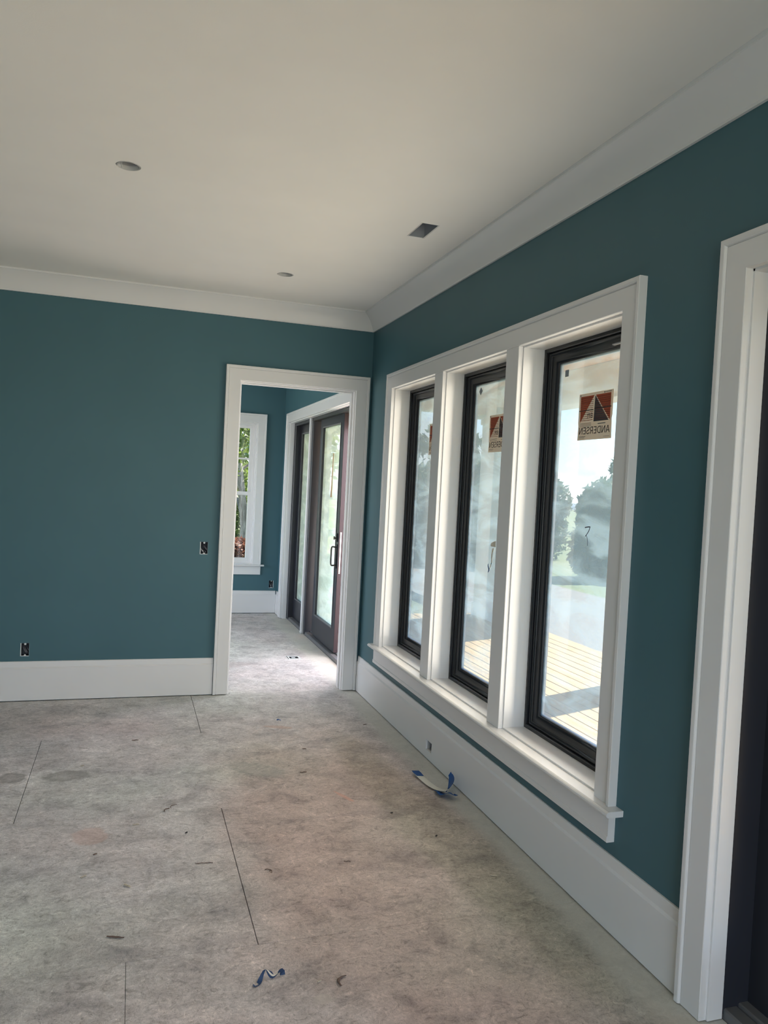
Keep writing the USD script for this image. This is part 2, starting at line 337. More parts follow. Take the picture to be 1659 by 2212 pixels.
# back wall with cased opening, switch and outlet holes
DX0, DX1, DZ = -1.034, -0.128, 2.39
bw = mbox(XL - 0.15, 0, 0, BT, 0, CEIL)
bw -= mbox(DX0 - 0.006, DX1 + 0.006, -0.1, 0.5, -0.1, DZ + 0.006)
BOXES = [(-2.457, 0.365), (-1.2505, 1.114)]
for bx, bz in BOXES: bw -= mbox(bx - 0.029, bx + 0.029, -0.05, 0.07, bz - 0.047, bz + 0.047)
struct('wall_back', bw, m_wall)
fw = mbox(XL - 0.15, 0, YF0, YF0 + 0.16, -0.25, CEIL)
FX0, FX1, FZ0, FZ1 = -1.16, -0.327, 0.61, 2.356
fw -= mbox(FX0 - 0.01, FX1 + 0.01, 3, 5, FZ0 - 0.01, FZ1 + 0.01)
fw -= mbox(-0.104, -0.049, YF0 - 0.05, YF0 + 0.06, 0.317, 0.409)
struct('wall_far', fw, m_wall)
lw = mbox(XL - 0.15, XL, YN - 0.15, 0, 0, CEIL)
struct('wall_left', lw, m_wall)
struct('wall_far_left', mbox(-3.6, -3.45, BT, YF0, 0, CEIL) - mbox(-4, -3, 0.9, 2.9, 0.55, 2.35), m_wall)  # its opening is out of view, placed so light enters the far room
nw = mbox(XL - 0.15, 0, YN - 0.15, YN, 0, CEIL) - mbox(-3.3, -0.5, YN - 0.3, YN + 0.1, 0.15, 2.5)  # unseen opening, placed to let light in from behind the camera
struct('wall_rear', nw, m_wall)
# ceiling with the two can holes and the duct hole
CANS = [(-1.855, -2.263), (-0.880, -0.835)]
VX0, VX1, VY0, VY1 = -0.424, -0.324, -2.163, -1.938
cl = mbox(XL - 0.15, 0.165, YN - 0.15, YF0 + 0.15, CEIL, CEIL + 0.016)
for x, y in CANS: cl -= m3.Manifold.cylinder(0.2, 0.0535, 0.0535, 48).translate((x, y, CEIL - 0.1))
cl -= mbox(VX0, VX1, VY0, VY1, CEIL - 0.1, CEIL + 0.1)
struct('ceiling', cl, m_ceil)
struct('roof', box(XL - 0.3, 0.6, YN - 0.5, YF0 + 0.6, CEIL + 0.25, CEIL + 0.32), m_dark)

# floor: joists' deck below, sheets of subfloor as separate panels
fl = snode('floor')
obj('floor_base', box(XL - 0.1, 0.165, YN - 0.1, YF0 + 0.1, -0.12, -0.019), m_dark, fl)
rows = [(-3.28 - 1.19 * k) for k in range(6)][::-1] + [-2.09, -0.90, 0.29, 1.48, 2.67, 3.70]
rows[0] = YN
start = {-3.28: -1.30, -4.47: -1.745, -2.09: -2.245, -0.90: -1.30, 0.29: -2.10, 1.48: -1.0, 2.67: -2.2}
for i in range(len(rows) - 1):
    y0, y1 = rows[i], rows[i + 1]; key = min(start, key=lambda k: abs(k - y0)); s = start[key] if abs(key - y0) < 0.05 else -0.6 - 1.19 * (i % 2)
    cuts = sorted({XL - 0.1, 0.064} | {s + 2.38 * k for k in range(-3, 3) if XL < s + 2.38 * k < -0.05})
    for a, b in zip(cuts, cuts[1:]):
        gp = 0.0006 if abs(y0 + 4.47) < .05 else 0.0014
        obj('panel', cbox(a + gp, b - gp, y0 + 0.0004, y1 - 0.0004, -0.0185, 0.0, 0.0012), m_floor, fl)

# ------------------------------------------------------------------ crown and baseboards
CR = [(0, 0), (0.004, 0)] ; CP, CH = 0.112, 0.137
crown = [(0.0, CEIL), (CP, CEIL), (CP, CEIL - 0.012), (CP - 0.006, CEIL - 0.014)]
p0, p1 = np.array([CP - 0.008, CEIL - 0.016]), np.array([0.014, CEIL - CH + 0.012])
for t in np.linspace(0, 1, 11):                                   # a shallow cove
    q = p0 + (p1 - p0) * t; nrm = np.array([-0.72, 0.69]) * 0.012 * math.sin(math.pi * t); crown.append(tuple(q + nrm))
crown += [(0.012, CEIL - CH + 0.010), (0.012, CEIL - CH), (0.0, CEIL - CH)]
CE = 0.0005
cr = [(a, z - CE) for a, z in crown]
trim1 = snode('trim_1'); trim2 = snode('trim_2'); trim3 = snode('trim_3'); trim4 = snode('trim_4')
obj('crown_molding', sweep(cr, lambda d, z: (XL + d, -d, z), lambda d, z: (-d, -d, z)), m_trim, trim1, 25)
obj('crown_molding', sweep(cr, lambda d, z: (-d, YN + d, z), lambda d, z: (-d, -d, z)), m_trim, trim2, 25)
obj('crown_molding', sweep(cr, lambda d, z: (XL + d, YN + d, z), lambda d, z: (XL + d, -d, z)), m_trim, trim3, 25)
obj('crown_molding', sweep(cr, lambda d, z: (XL + d, YN + d, z), lambda d, z: (-d, YN + d, z)), m_trim, trim4, 25)

BB, GAP = 0.283, 0.007
bprof = [(0, GAP), (0.0165, GAP), (0.0165, BB - 0.052), (0.019, BB - 0.049), (0.019, BB - 0.006), (0.016, BB), (0, BB)]
bprof = [(0, GAP), (0.019, GAP), (0.019, BB - 0.050), (0.0125, BB - 0.040), (0.0105, BB - 0.004), (0.007, BB), (0, BB)]
def baseboard(name, wall, s0, s1, cut=None):
    m = sweep(bprof, lambda d, z: wall(s0, z, d), lambda d, z: wall(s1, z, d))
    if cut is not None:
        mm = m3.Manifold(m3.Mesh(np.array(m.vertices, np.float32), np.array(m.faces, np.uint32)))
        if mm.status() == m3.Error.NoError and mm.num_vert() > 0: m = mm - cut
    return struct(name, m, m_trim)
baseboard('baseboard_back', YB, XL, DX0 - 0.113)
baseboard('baseboard_right', XR, -3.898, -0.036, mbox(-0.05, 0.05, -1.683, -1.592, 0.058, 0.117))
baseboard('baseboard_right_near', XR, YN, -7.42)
baseboard('baseboard_left', lambda s, z, d: (XL + d, s, z), -3.0, -0.02)
baseboard('baseboard_far', YF, -3.45, -0.02)
baseboard('baseboard_far_right', XR, 3.404, 3.655)

# ------------------------------------------------------------------ casings
CW = 0.11
def casing_prof(w=CW, band=0.024, t=0.027, tb=0.0355):
    """a runs from the opening edge outwards, d into the room."""
    return [(0, 0), (0, t - 0.002), (0.002, t), (w - band - 0.001, t), (w - band + 0.0005, t - 0.003), (w - band + 0.002, t), (w - band + 0.0035, tb - 0.003), (w - band + 0.006, tb - 0.0006), (w - band + 0.010, tb), (w - 0.002, tb), (w, tb - 0.002), (w, 0)]
def casing(parent, wall, s0, s1, zb, zt, prof=None, w0=CW, w1=CW, names=('side_casing', 'head_casing')):
    P0, P1, PH = casing_prof(w0), casing_prof(w1), casing_prof(CW)
    k0, k1 = w0 / CW, w1 / CW
    if s0 is not None: obj(names[0], sweep(P0, lambda a, d: wall(s0 - a, zb, d), lambda a, d: wall(s0 - a, zt + a / k0, d)), m_trim, parent)
    if s1 is not None: obj(names[0], sweep(P1, lambda a, d: wall(s1 + a, zb, d), lambda a, d: wall(s1 + a, zt + a / k1, d)), m_trim, parent)
    return PH
def head(parent, wall, s0, s1, zt, w0=CW, w1=CW):
    obj('head_casing', sweep(casing_prof(CW), lambda a, d: wall(s0 - a * w0 / CW, zt + a, d), lambda a, d: wall(s1 + a * w1 / CW, zt + a, d)), m_trim, parent)

# the trio of windows: casing, mull casings, stool and apron
tw = snode('trim_5')
S0, S1 = W[2][0], W[0][1]
casing(tw, XR, S0, S1, WZ0, WZ1); head(tw, XR, S0, S1, WZ1)
for i in (0, 1):
    a, b = W[i + 1][1], W[i][0]
    obj('mull_casing', cbox(-0.025, 0, a, b, WZ0, WZ1, 0.002), m_trim, tw)
def stool_mesh(wall, s0, s1, zt, proj=0.082, t=0.026, depth=0.0):
    prof = [(depth, zt), (-(proj - 0.012), zt)]
    for k in range(7):
        an = math.pi / 2 + math.pi * k / 6; prof.append((-(proj - 0.013) + 0.013 * math.cos(an), zt - t / 2 + t / 2 * math.sin(an)))
    prof += [(depth, zt - t)]
    pr = [(-d, z) for d, z in prof]
    return sweep(pr, lambda d, z: wall(s0, z, d), lambda d, z: wall(s1, z, d))
obj('stool', stool_mesh(XR, S0 - CW - 0.046, S1 + CW + 0.022, WZ0, 0.074, 0.023), m_trim, tw, 30)
ap = [(0, 0.337), (0.0325, 0.337), (0.0345, 0.339), (0.0345, 0.357), (0.0325, 0.360), (0.030, 0.362), (0.030, WZ0 - 0.024), (0, WZ0 - 0.024)]
obj('apron', sweep(ap, lambda d, z: (-d, S0 - CW, z), lambda d, z: (-d, S1 + CW, z)), m_trim, tw)
# ------------------------------------------------------------------ windows of the right wall
TOX = lambda u, v, d: (d, u, v)
def window(n, a, b):
    w = snode(f'window_{n}')
    y0, y1, z0, z1 = a - 0.012, b + 0.012, WZ0 - 0.012, WZ1 + 0.012
    jf = 0.020                                           # face of the jamb lies 8 mm inside the casing edge
    obj('jamb_liner', ring([(0, -0.0005), (jf, -0.0005), (jf, 0.118), (0, 0.118)], (y0, y1, z0, z1), TOX), m_trim, w)
    f = jf - 0.002
    obj('window_frame', ring([(f - 0.01, 0.113), (f + 0.016, 0.113), (f + 0.020, 0.117), (f + 0.020, 0.195), (f - 0.01, 0.195)], (y0, y1, z0, z1), TOX), m_black, w)
    s = f + 0.014
    prof = [(s, 0.132)]
    for k in range(6):
        an = math.pi * 0.5 * k / 5; prof.append((s + 0.012 + 0.012 * math.sin(an), 0.122 + 0.012 * (1 - math.cos(an)) + 0.004))
    prof += [(s + 0.030, 0.140), (s + 0.050, 0.143), (s + 0.058, 0.150), (s + 0.060, 0.158), (s + 0.060, 0.180), (s, 0.180)]
    obj('sash', ring(prof, (y0, y1, z0, z1), TOX), m_black, w, 35)
    g = s + 0.060
    obj('glass_spacer', ring([(g - 0.002, 0.1655), (g + 0.010, 0.1655), (g + 0.010, 0.176), (g - 0.002, 0.176)], (y0, y1, z0, z1), TOX), m_spacer, w)
    pane = box(0.1595, 0.1605, y0 + g - 0.004, y1 - g + 0.004, z0 + g - 0.004, z1 - g + 0.004)
    obj('pane', trimesh.Trimesh([(0.160, y0 + g - 0.004, z0 + g - 0.004), (0.160, y1 - g + 0.004, z0 + g - 0.004), (0.160, y1 - g + 0.004, z1 - g + 0.004), (0.160, y0 + g - 0.004, z1 - g + 0.004)], [[0, 1, 2], [0, 2, 3]], process=False), m_glass_film, w)
    yc = a + 0.30 * (b - a)
    obj('sash_latch', cbox(0.124, 0.140, yc - 0.11, yc + 0.03, z1 - s - 0.050, z1 - s - 0.044, 0.002), m_duct, w)
    return (y0 + g, y1 - g, z0 + g, z1 - g)
PANES = [window(i + 1, a, b) for i, (a, b) in enumerate(W)]

# ------------------------------------------------------------------ doorway in the back wall
td = snode('trim_6')
casing(td, YB, DX0, DX1, 0.006, DZ, w1=0.108); head(td, YB, DX0, DX1, DZ, w1=0.108)
jd = 0.018
obj('door_jamb', cbox(DX0 - 0.004, DX0 + 0.007, -0.0005, BT + 0.0005, 0.0, DZ - 0.006, 0.001), m_trim, td)
obj('door_jamb', cbox(DX1 - 0.007, DX1 + 0.004, -0.0005, BT + 0.0005, 0.0, DZ - 0.006, 0.001), m_trim, td)
obj('head_jamb', cbox(DX0 - 0.004, DX1 + 0.004, -0.0005, BT + 0.0005, DZ - 0.007, DZ + 0.004, 0.001), m_trim, td)
for x0, x1 in ((DX0 + 0.007, DX0 + 0.018), (DX1 - 0.018, DX1 - 0.007)): obj('door_stop', cbox(x0, x1, 0.05, 0.085, 0.0, DZ - 0.018, 0.002), m_trim, td)
obj('door_stop', cbox(DX0 + 0.007, DX1 - 0.007, 0.05, 0.085, DZ - 0.018, DZ - 0.007, 0.002), m_trim, td)

# ------------------------------------------------------------------ room beyond: double-hung window
tf = snode('trim_7')
casing(tf, YF, FX0, FX1, FZ0, FZ1, w0=0.104, w1=0.104); head(tf, YF, FX0, FX1, FZ1, w0=0.104, w1=0.104)
obj('stool', stool_mesh(YF, FX0 - 0.14, FX1 + 0.142, FZ0, 0.06, 0.022), m_trim, tf, 30)
obj('apron', sweep([(0, 0.484), (0.019, 0.484), (0.019, FZ0 - 0.022), (0, FZ0 - 0.022)], lambda d, z: YF(FX0 - 0.104, z, d), lambda d, z: YF(FX1 + 0.104, z, d)), m_trim, tf)
w4 = snode('window_4')
TOY = lambda u, v, d: (u, YF0 + d, v)
obj('jamb_liner', ring([(0, 0), (0.016, 0), (0.016, 0.09), (0, 0.09)], (FX0 - 0.008, FX1 + 0.008, FZ0 - 0.008, FZ1 + 0.008), TOY), m_trim, w4)
obj('window_frame', ring([(0.004, 0.07), (0.034, 0.07), (0.034, 0.15), (0.004, 0.15)], (FX0, FX1, FZ0, FZ1), TOY), m_trim, w4)
obj('upper_sash', ring([(0, 0.105), (0.040, 0.105), (0.046, 0.112), (0.046, 0.135), (0, 0.135)], (FX0 + 0.032, FX1 - 0.032, 1.455, FZ1 - 0.032 + 0.012), TOY), m_trim, w4)
obj('lower_sash', ring([(0, 0.074), (0.040, 0.074), (0.046, 0.081), (0.046, 0.104), (0, 0.104)], (FX0 + 0.032, FX1 - 0.032, FZ0 + 0.026, 1.505), TOY), m_trim, w4)
obj('muntin', cbox(FX0 + 0.07, FX1 - 0.07, YF0 + 0.108, YF0 + 0.132, 1.902, 1.924, 0.003), m_trim, w4)
obj('pane', box(FX0 + 0.07, FX1 - 0.07, YF0 + 0.1195, YF0 + 0.1205, 1.49, FZ1 - 0.06), m_glass, w4)
obj('pane', box(FX0 + 0.07, FX1 - 0.07, YF0 + 0.0905, YF0 + 0.0915, FZ0 + 0.06, 1.47), m_glass, w4)

# ------------------------------------------------------------------ porch doors
def glazed_panel(parent, name, x0, x1, y0, y1, z0, z1, stile, top, bot, glass=m_glass_film2):
    r = obj(name, (lambda o: o)(mbox(x0, x1, y0, y1, z0, z1) - mbox(x0 - 1, x1 + 1, y0 + stile, y1 - stile, z0 + bot, z1 - top)), m_blackdoor, parent)
    xm = (x0 + x1) / 2
    bead = mbox(x0 - 0.004, x0 + 0.002, y0 + stile - 0.012, y1 - stile + 0.012, z0 + bot - 0.012, z1 - top + 0.012) - mbox(x0 - 1, x1 + 1, y0 + stile, y1 - stile, z0 + bot, z1 - top)
    obj('glazing_bead', bead, m_track, parent)
    obj('pane', trimesh.Trimesh([(xm, y0 + stile - .004, z0 + bot - .004), (xm, y1 - stile + .004, z0 + bot - .004), (xm, y1 - stile + .004, z1 - top + .004), (xm, y0 + stile - .004, z1 - top + .004)], [[0, 1, 2], [0, 2, 3]], process=False), glass, parent)
    return r
def sill_prof():
    return [(0.064, 0.0), (0.064, 0.030), (0.070, 0.034), (0.114, 0.034), (0.114, 0.020), (0.122, 0.020), (0.122, 0.040), (0.127, 0.043), (0.158, 0.043), (0.158, 0.018), (0.215, 0.012), (0.215, -0.02), (0.10, -0.02), (0.10, 0.0)]
# door of the room beyond
td2 = snode('trim_8')
casing(td2, XR, None, 3.28, 0.006, 2.36); head(td2, XR, 0.285, 3.28, 2.36, w0=0.11)
obj('side_casing', sweep(casing_prof(CW), lambda a, d: XR(0.285 - a, 0.006, d), lambda a, d: XR(0.285 - a, 2.36 + a, d)), m_trim, td2)
obj('jamb_liner', cbox(0, 0.052, 3.276, 3.294, 0.0, 2.366, 0.001), m_trim, td2)
obj('jamb_liner', cbox(0, 0.052, 0.256, 0.276, 0.0, 2.366, 0.001), m_trim, td2)
obj('head_liner', cbox(0, 0.052, 0.256, 3.294, 2.352, 2.374, 0.001), m_trim, td2)
obj('mull_post', [cbox(0.030, 0.068, 2.330, 2.372, 0.001, 2.352, 0.006), cbox(0.026, 0.066, 2.327, 2.375, 0.012, 0.03, 0.006)], m_trim, td2)
d2 = snode('door_2')
obj('door_sill', sweep([(x, z) for x, z in sill_prof()], lambda x, z: (x, 0.276, z), lambda x, z: (x, 3.276, z)), m_track, d2)
obj('head_frame', cbox(0.052, 0.2, 0.276, 3.276, 2.318, 2.352, 0.003), m_blackdoor, d2)
for y0, y1 in ((3.19, 3.276), (2.26, 2.345), (0.276, 0.33)): obj('frame_jamb', cbox(0.054, 0.2, y0, y1, 0.012, 2.32, 0.003), m_blackdoor, d2)
glazed_panel(d2, 'fixed_panel', 0.112, 0.156, 2.345, 3.19, 0.03, 2.318, 0.10, 0.10, 0.245)
glazed_panel(d2, 'sliding_panel', 0.098, 0.142, 1.155, 2.10, 0.047, 2.322, 0.112, 0.095, 0.225)
obj('panel_edge', cbox(0.0985, 0.1415, 1.148, 1.1552, 0.047, 2.322, 0.001), m_brownedge, d2)
obj('strike_plate', cbox(0.110, 0.124, 1.1465, 1.1482, 0.80, 1.195, 0.002), m_steel, d2)
hp = obj('pull_handle', [tube(spline([(0.096, 1.205, 1.05), (0.062, 1.205, 1.052), (0.046, 1.205, 1.035), (0.045, 1.205, 0.96), (0.046, 1.205, 0.89), (0.062, 1.205, 0.873), (0.096, 1.205, 0.875)], 40), 0.0075, 10), cbox(0.090, 0.0985, 1.19, 1.222, 0.845, 1.075, 0.003)], m_hw, d2, 40)
obj('thumb_latch', [cbox(0.088, 0.0985, 1.192, 1.22, 1.10, 1.18, 0.003), cbox(0.070, 0.090, 1.200, 1.212, 1.128, 1.142, 0.003), cbox(0.062, 0.074, 1.197, 1.215, 1.120, 1.152, 0.003)], m_hw, d2)

# door beside the camera
td3 = snode('trim_9')
ry = -4.008
obj('side_casing', sweep(casing_prof(CW), lambda a, d: XR(ry + a, 0.004, d), lambda a, d: XR(ry + a, 2.36 + a, d)), m_trim, td3)
obj('side_casing', sweep(casing_prof(CW), lambda a, d: XR(-7.29 - a, 0.004, d), lambda a, d: XR(-7.29 - a, 2.36 + a, d)), m_trim, td3)
head(td3, XR, -7.29, ry, 2.36)
obj('jamb_liner', cbox(0.0, 0.058, -4.0155, -3.988, 0.003, 2.366, 0.001), m_trim, td3)
obj('jamb_liner', cbox(0.0, 0.058, -7.30, -7.282, 0.003, 2.366, 0.001), m_trim, td3)
obj('head_liner', cbox(0.0, 0.058, -7.30, -3.988, 2.352, 2.374, 0.001), m_trim, td3)
d1 = snode('door_1')
obj('door_sill', sweep([(x, z) for x, z in sill_prof()], lambda x, z: (x, -7.29, z), lambda x, z: (x, -3.99, z)), m_track, d1)
obj('head_frame', cbox(0.056, 0.2, -7.29, -3.99, 2.318, 2.352, 0.003), m_blackdoor, d1)
obj('frame_jamb', cbox(0.058, 0.2, -4.013, -3.988, 0.013, 2.32, 0.003), m_blackdoor, d1)
obj('frame_jamb', cbox(0.058, 0.2, -7.296, -7.27, 0.013, 2.32, 0.003), m_blackdoor, d1)
for y0, y1 in ((-4.95, -4.013), (-5.98, -5.05), (-7.27, -6.05)):
    glazed_panel(d1, 'glazed_leaf', 0.158, 0.196, y0, y1, 0.025, 2.318, 0.115, 0.10, 0.235, m_glass)

# ------------------------------------------------------------------ electrical boxes
def wall_box(loc, label, cat, flip=1, wires=((-.012, .03, .018, -.03, 'g', .006), (-.02, 0.0, -.002, -.035, 'w', .004))):
    """Open single-gang box let into a wall; local x along the wall, y into the wall, z up."""
    t = node('electrical_box', loc, 0, label=label, category=cat)
    w, h, dep = 0.0262, 0.0445, 0.058
    shell = mbox(-w - .0022, w + .0022, 0.0015, dep + .002, -h - .0022, h + .0022) - mbox(-w, w, -0.01, dep, -h, h)
    obj('box_shell', shell, m_box, t)
    rim = mbox(-w - .0025, w + .0025, -0.0012, 0.004, -h - .0022, h + .0022) - mbox(-w + (.0035 if flip > 0 else -.004), w + (0.0018 if flip > 0 else -.003), -0.01, 0.01, -h + .002, h + 0.004)
    obj('box_rim', rim, m_boxrim, t)
    for z in (-1, 1):
        tab = trimesh.creation.cylinder(0.0075, 0.004, sections=20); tab.apply_transform(trimesh.transformations.rotation_matrix(math.pi / 2, (1, 0, 0)))
        tab.apply_translation((0.002, 0.003, z * (h - 0.004))); obj('screw_ear', tab, m_boxrim, t)
    for x0, z0, x1, z1, kind, r in wires:
        pts = spline([(x0, 0.05, z0), (x0 * .6 + x1 * .4 - .002, 0.02, z0 * .55 + z1 * .45), (x1, 0.012, z1 * .8 + z0 * .2), (x1 + .002, 0.045, z1)], 18)
        obj('cable', tube(pts, r, 8), m_wirew if kind == 'w' else m_wireg, t, 40)
    return t
wall_box((BOXES[0][0], 0, BOXES[0][1]), 'open electrical outlet box with loose cables just above the long baseboard', 'outlet box', 1,
         ((-.016, .03, .008, -.032, 'g', .0065), (-.006, .034, .016, -.030, 'g', .005), (.012, .034, .022, -.01, 'g', .004)))
wall_box((BOXES[1][0], 0, BOXES[1][1]), 'open switch box with loose cables at mid height beside the doorway', 'switch box', 1,
         ((-.004, .036, .022, -.02, 'g', .007), (-.022, .004, -.006, -.03, 'w', .0045), (.010, -.01, .014, -.034, 'g', .0045)))
wall_box((-0.0765, YF0, 0.363), 'small open outlet box in the room beyond the doorway, under its window', 'outlet box', -1,
         ((-.010, .012, .0, -.03, 'w', .004), (.006, .03, .016, -.03, 'g', .006)))
bo = node('baseboard_outlet', (-0.019, -1.6375, 0.0875), 0, label='small rectangular outlet cut into the white baseboard below the windows', category='outlet box')
obj('outlet_box', mbox(0.010, 0.060, -0.0445, 0.0445, -0.0285, 0.0285) - mbox(0.0, 0.056, -0.0425, 0.0425, -0.0265, 0.0265), m_cangrey, bo)
obj('outlet_divider', box(0.014, 0.050, -0.004, 0.0, -0.0265, 0.0265), m_box, bo)
obj('outlet_insert', box(0.028, 0.050, 0.002, 0.040, -0.020, 0.0265), m_cangrey, bo)
# floor box in the room beyond
fb = node('floor_box', (-0.275, 1.178, 0.0), 0, label='small square floor outlet box in the subfloor of the room beyond', category='floor box')
fr = mbox(-.070, .060, -.060, .060, 0.0, .0035) - mbox(-.042, .042, -.042, .042, -1, 1)
obj('cover_frame', fr, m_boxrim, fb)
obj('box_cavity', box(-.042, .042, -.042, .042, -0.0005, 0.001), m_dark, fb)  # thin dark sheet stands in for the shade inside the box
obj('receptacle', cbox(-.022, .014, -.014, .016, 0.001, 0.003, 0.001), m_boxrim, fb)
obj('frame_slot', box(-.062, -.056, -.058, .058, 0.0034, 0.0044), m_dark, fb)  # raised dark strip stands in for the shade of a slot

# ------------------------------------------------------------------ ceiling openings
for (x, y), lab in zip(CANS, ('round recessed light housing in the ceiling, the nearer one with a bent white tab', 'round recessed light housing in the ceiling nearer the doorway wall')):
    c = node('recessed_light', (x, y, CEIL), 0, label=lab, category='recessed light')
    r = 0.0515
    tubeh = m3.Manifold.cylinder(0.12, r, r, 48) - m3.Manifold.cylinder(0.3, r - .0015, r - .0015, 48).translate((0, 0, -0.1))
    obj('can_housing', [tidy(tubeh.translate((0, 0, 0.001))), tidy(m3.Manifold.cylinder(0.002, r, r, 48).translate((0, 0, 0.034)))], m_cangrey, c, 40)
    ringm = m3.Manifold.cylinder(0.020, r - .002, r - .002, 48) - m3.Manifold.cylinder(0.1, r - .0035, r - .0035, 48).translate((0, 0, -0.05))
    obj('trim_ring', tidy(ringm.translate((0, 0, -0.001))), m_canring, c, 40)
    if y < -1:
        obj('mounting_clip', [cbox(-.047, -.030, .004, .024, 0.0, .03, .002), cbox(-.030, -.027, .0, .030, -.001, .028, .001)], m_canring, c)
        obj('mounting_clip', cbox(.018, .030, -.047, -.038, 0.0, .02, .002), m_canring, c)
v = node('duct_opening', ((VX0 + VX1) / 2, (VY0 + VY1) / 2, CEIL), 0, label='rectangular air duct opening cut in the ceiling near the window wall', category='air duct')
hx, hy = (VX1 - VX0) / 2 - .001, (VY1 - VY0) / 2 - .001
obj('duct_boot', mbox(-hx, hx, -hy, hy, 0.002, 0.12) - mbox(-hx + .0015, hx - .0015, -hy + .0015, hy - .0015, -0.1, 0.118), m_duct, v)
obj('duct_flange', mbox(hx - .008, hx, -hy, hy, -0.001, 0.003) + mbox(-hx, -hx + .004, -hy, hy, -0.001, 0.003), m_canring, v)

# ------------------------------------------------------------------ stickers and marks on the glass
def flat(poly, x, th=0.0004):
    m = trimesh.creation.extrude_polygon(poly, th, engine='earcut')     # (y, z) polygon
    v = np.array(m.vertices); m.vertices = np.stack([x - v[:, 2], v[:, 0], v[:, 1]], 1); m.fix_normals(); return m
def glass_sticker(yl, zt, xg, label, w=0.266, h=0.211):
    """Printed on its outer side, so it reads mirrored from indoors. s runs from +y to -y, t downwards, both 0..1."""
    t = node('glass_sticker', (xg, yl, zt), 0, label=label, category='sticker', group='manufacturer stickers on the glass')
    P = lambda s, q: (-s * w, -q * h)
    poly = lambda pts: Polygon([P(*p) for p in pts])
    obj('paper', flat(poly([(0, 0), (1, 0), (1, .52), (.985, .58), (1, 1), (0, 1), (0.012, .7), (0, .62)]), -0.0002), m_paper, t)
    obj('orange_field', [flat(poly([(.05, .06), (.46, .06), (.06, .62)]), -0.0007), flat(poly([(.50, .06), (.94, .06), (.94, .62)]), -0.0007)], m_orange, t)
    obj('grey_triangle', flat(poly([(.485, .07), (.90, .62), (.47, .62)]), -0.0008), m_stgrey, t)
    bars = [poly([(.02, .355), (.45, .355), (.45, .375), (.02, .375)]), poly([(.485, .335), (.96, .335), (.96, .355), (.485, .355)])]
    obj('black_bar', [flat(b, -0.0012) for b in bars], m_ink, t)
    ls = []
    for k in range(12):
        q = .10 + .043 * k; ls += [poly([(.06, q), (.44, q), (.44, q + .010), (.06, q + .010)]), poly([(.51, q), (.92, q), (.92, q + .010), (.51, q + .010)])]
    obj('red_text_lines', [flat(b, -0.0010) for b in ls], m_inkred, t, kind='stuff')
    ls = [poly([(.06, q), (.40, q), (.40, q + .008), (.06, q + .008)]) for q in (.64, .67, .70)] + [poly([(.60, .665), (.82, .665), (.82, .68), (.60, .68)])]
    ls += [poly([(.05, .92), (.25, .92), (.25, .93), (.05, .93)]), poly([(.05, .95), (.22, .95), (.22, .957), (.05, .957)]), poly([(.78, .945), (.95, .945), (.95, .952), (.78, .952)])]
    ls += [poly([(.03, .02), (.055, .02), (.055, .05), (.03, .05)]), poly([(.74, .018), (.765, .018), (.765, .048), (.74, .048)]), poly([(.78, .026), (.95, .026), (.95, .036), (.78, .036)])]
    obj('small_print', [flat(b, -0.0010) for b in ls], m_stgrey, t, kind='stuff')
    def word(txt, s1, q, hh, wide, name, m):
        tm = meshkit.text_mesh(txt, hh, 0.0004, bold=False); v = np.array(tm.vertices)
        sc = wide / (v[:, 0].max() - v[:, 0].min()); v[:, 0] = (v[:, 0] - v[:, 0].min()) * sc
        tm.vertices = np.stack([-0.0010 - v[:, 2], -s1 * w + v[:, 0], -q * h + v[:, 1]], 1); tm.fix_normals(); obj(name, tm, m, t)
    word('ANDERSEN', .95, .875, .15 * h, .90 * w, 'lettering', m_ink)
    word('8ft', .44, .53, .10 * h, .17 * w, 'handwriting', m_stgrey)
XG = 0.1585
glass_sticker(-2.811, 2.106, XG, 'printed paper sticker with orange and grey triangle on the nearest window pane')
glass_sticker(-1.872, 2.078, XG, 'printed paper sticker on the middle window pane, half hidden by the white casing')
glass_sticker(-0.924, 2.088, XG, 'narrow visible edge of a printed sticker on the window pane nearest the corner')
glass_sticker(2.80, 2.05, 0.1325, 'faded printed sticker on the fixed glass door panel of the room beyond', 0.24, 0.235)
obj('glass_tag', flat(Polygon([(-2.672, 2.204), (-2.704, 2.204), (-2.704, 2.236), (-2.672, 2.236)]), XG), m_tag, label='small square grey tag near the top corner of the nearest window pane', category='tag')
obj('glass_tag', flat(Polygon([(-1.730, 2.258), (-1.706, 2.233), (-1.730, 2.208), (-1.754, 2.233)]), XG), m_tag, label='small grey diamond tag near the top corner of the middle window pane', category='tag')
mk = lambda pts, r: tube(spline([(XG - .0006, y, z) for y, z in pts], 20), r, 6)
obj('marker_scribble', [mk([(-2.919, 1.500), (-2.94, 1.504), (-2.957, 1.505)], .0024), mk([(-2.957, 1.505), (-2.948, 1.485), (-2.924, 1.461)], .0016), mk([(-2.924, 1.461), (-2.935, 1.462), (-2.942, 1.445), (-2.945, 1.420)], .0009)], m_marker,
    label='dark marker scribble shaped like a seven on the nearest window pane', category='marker mark')
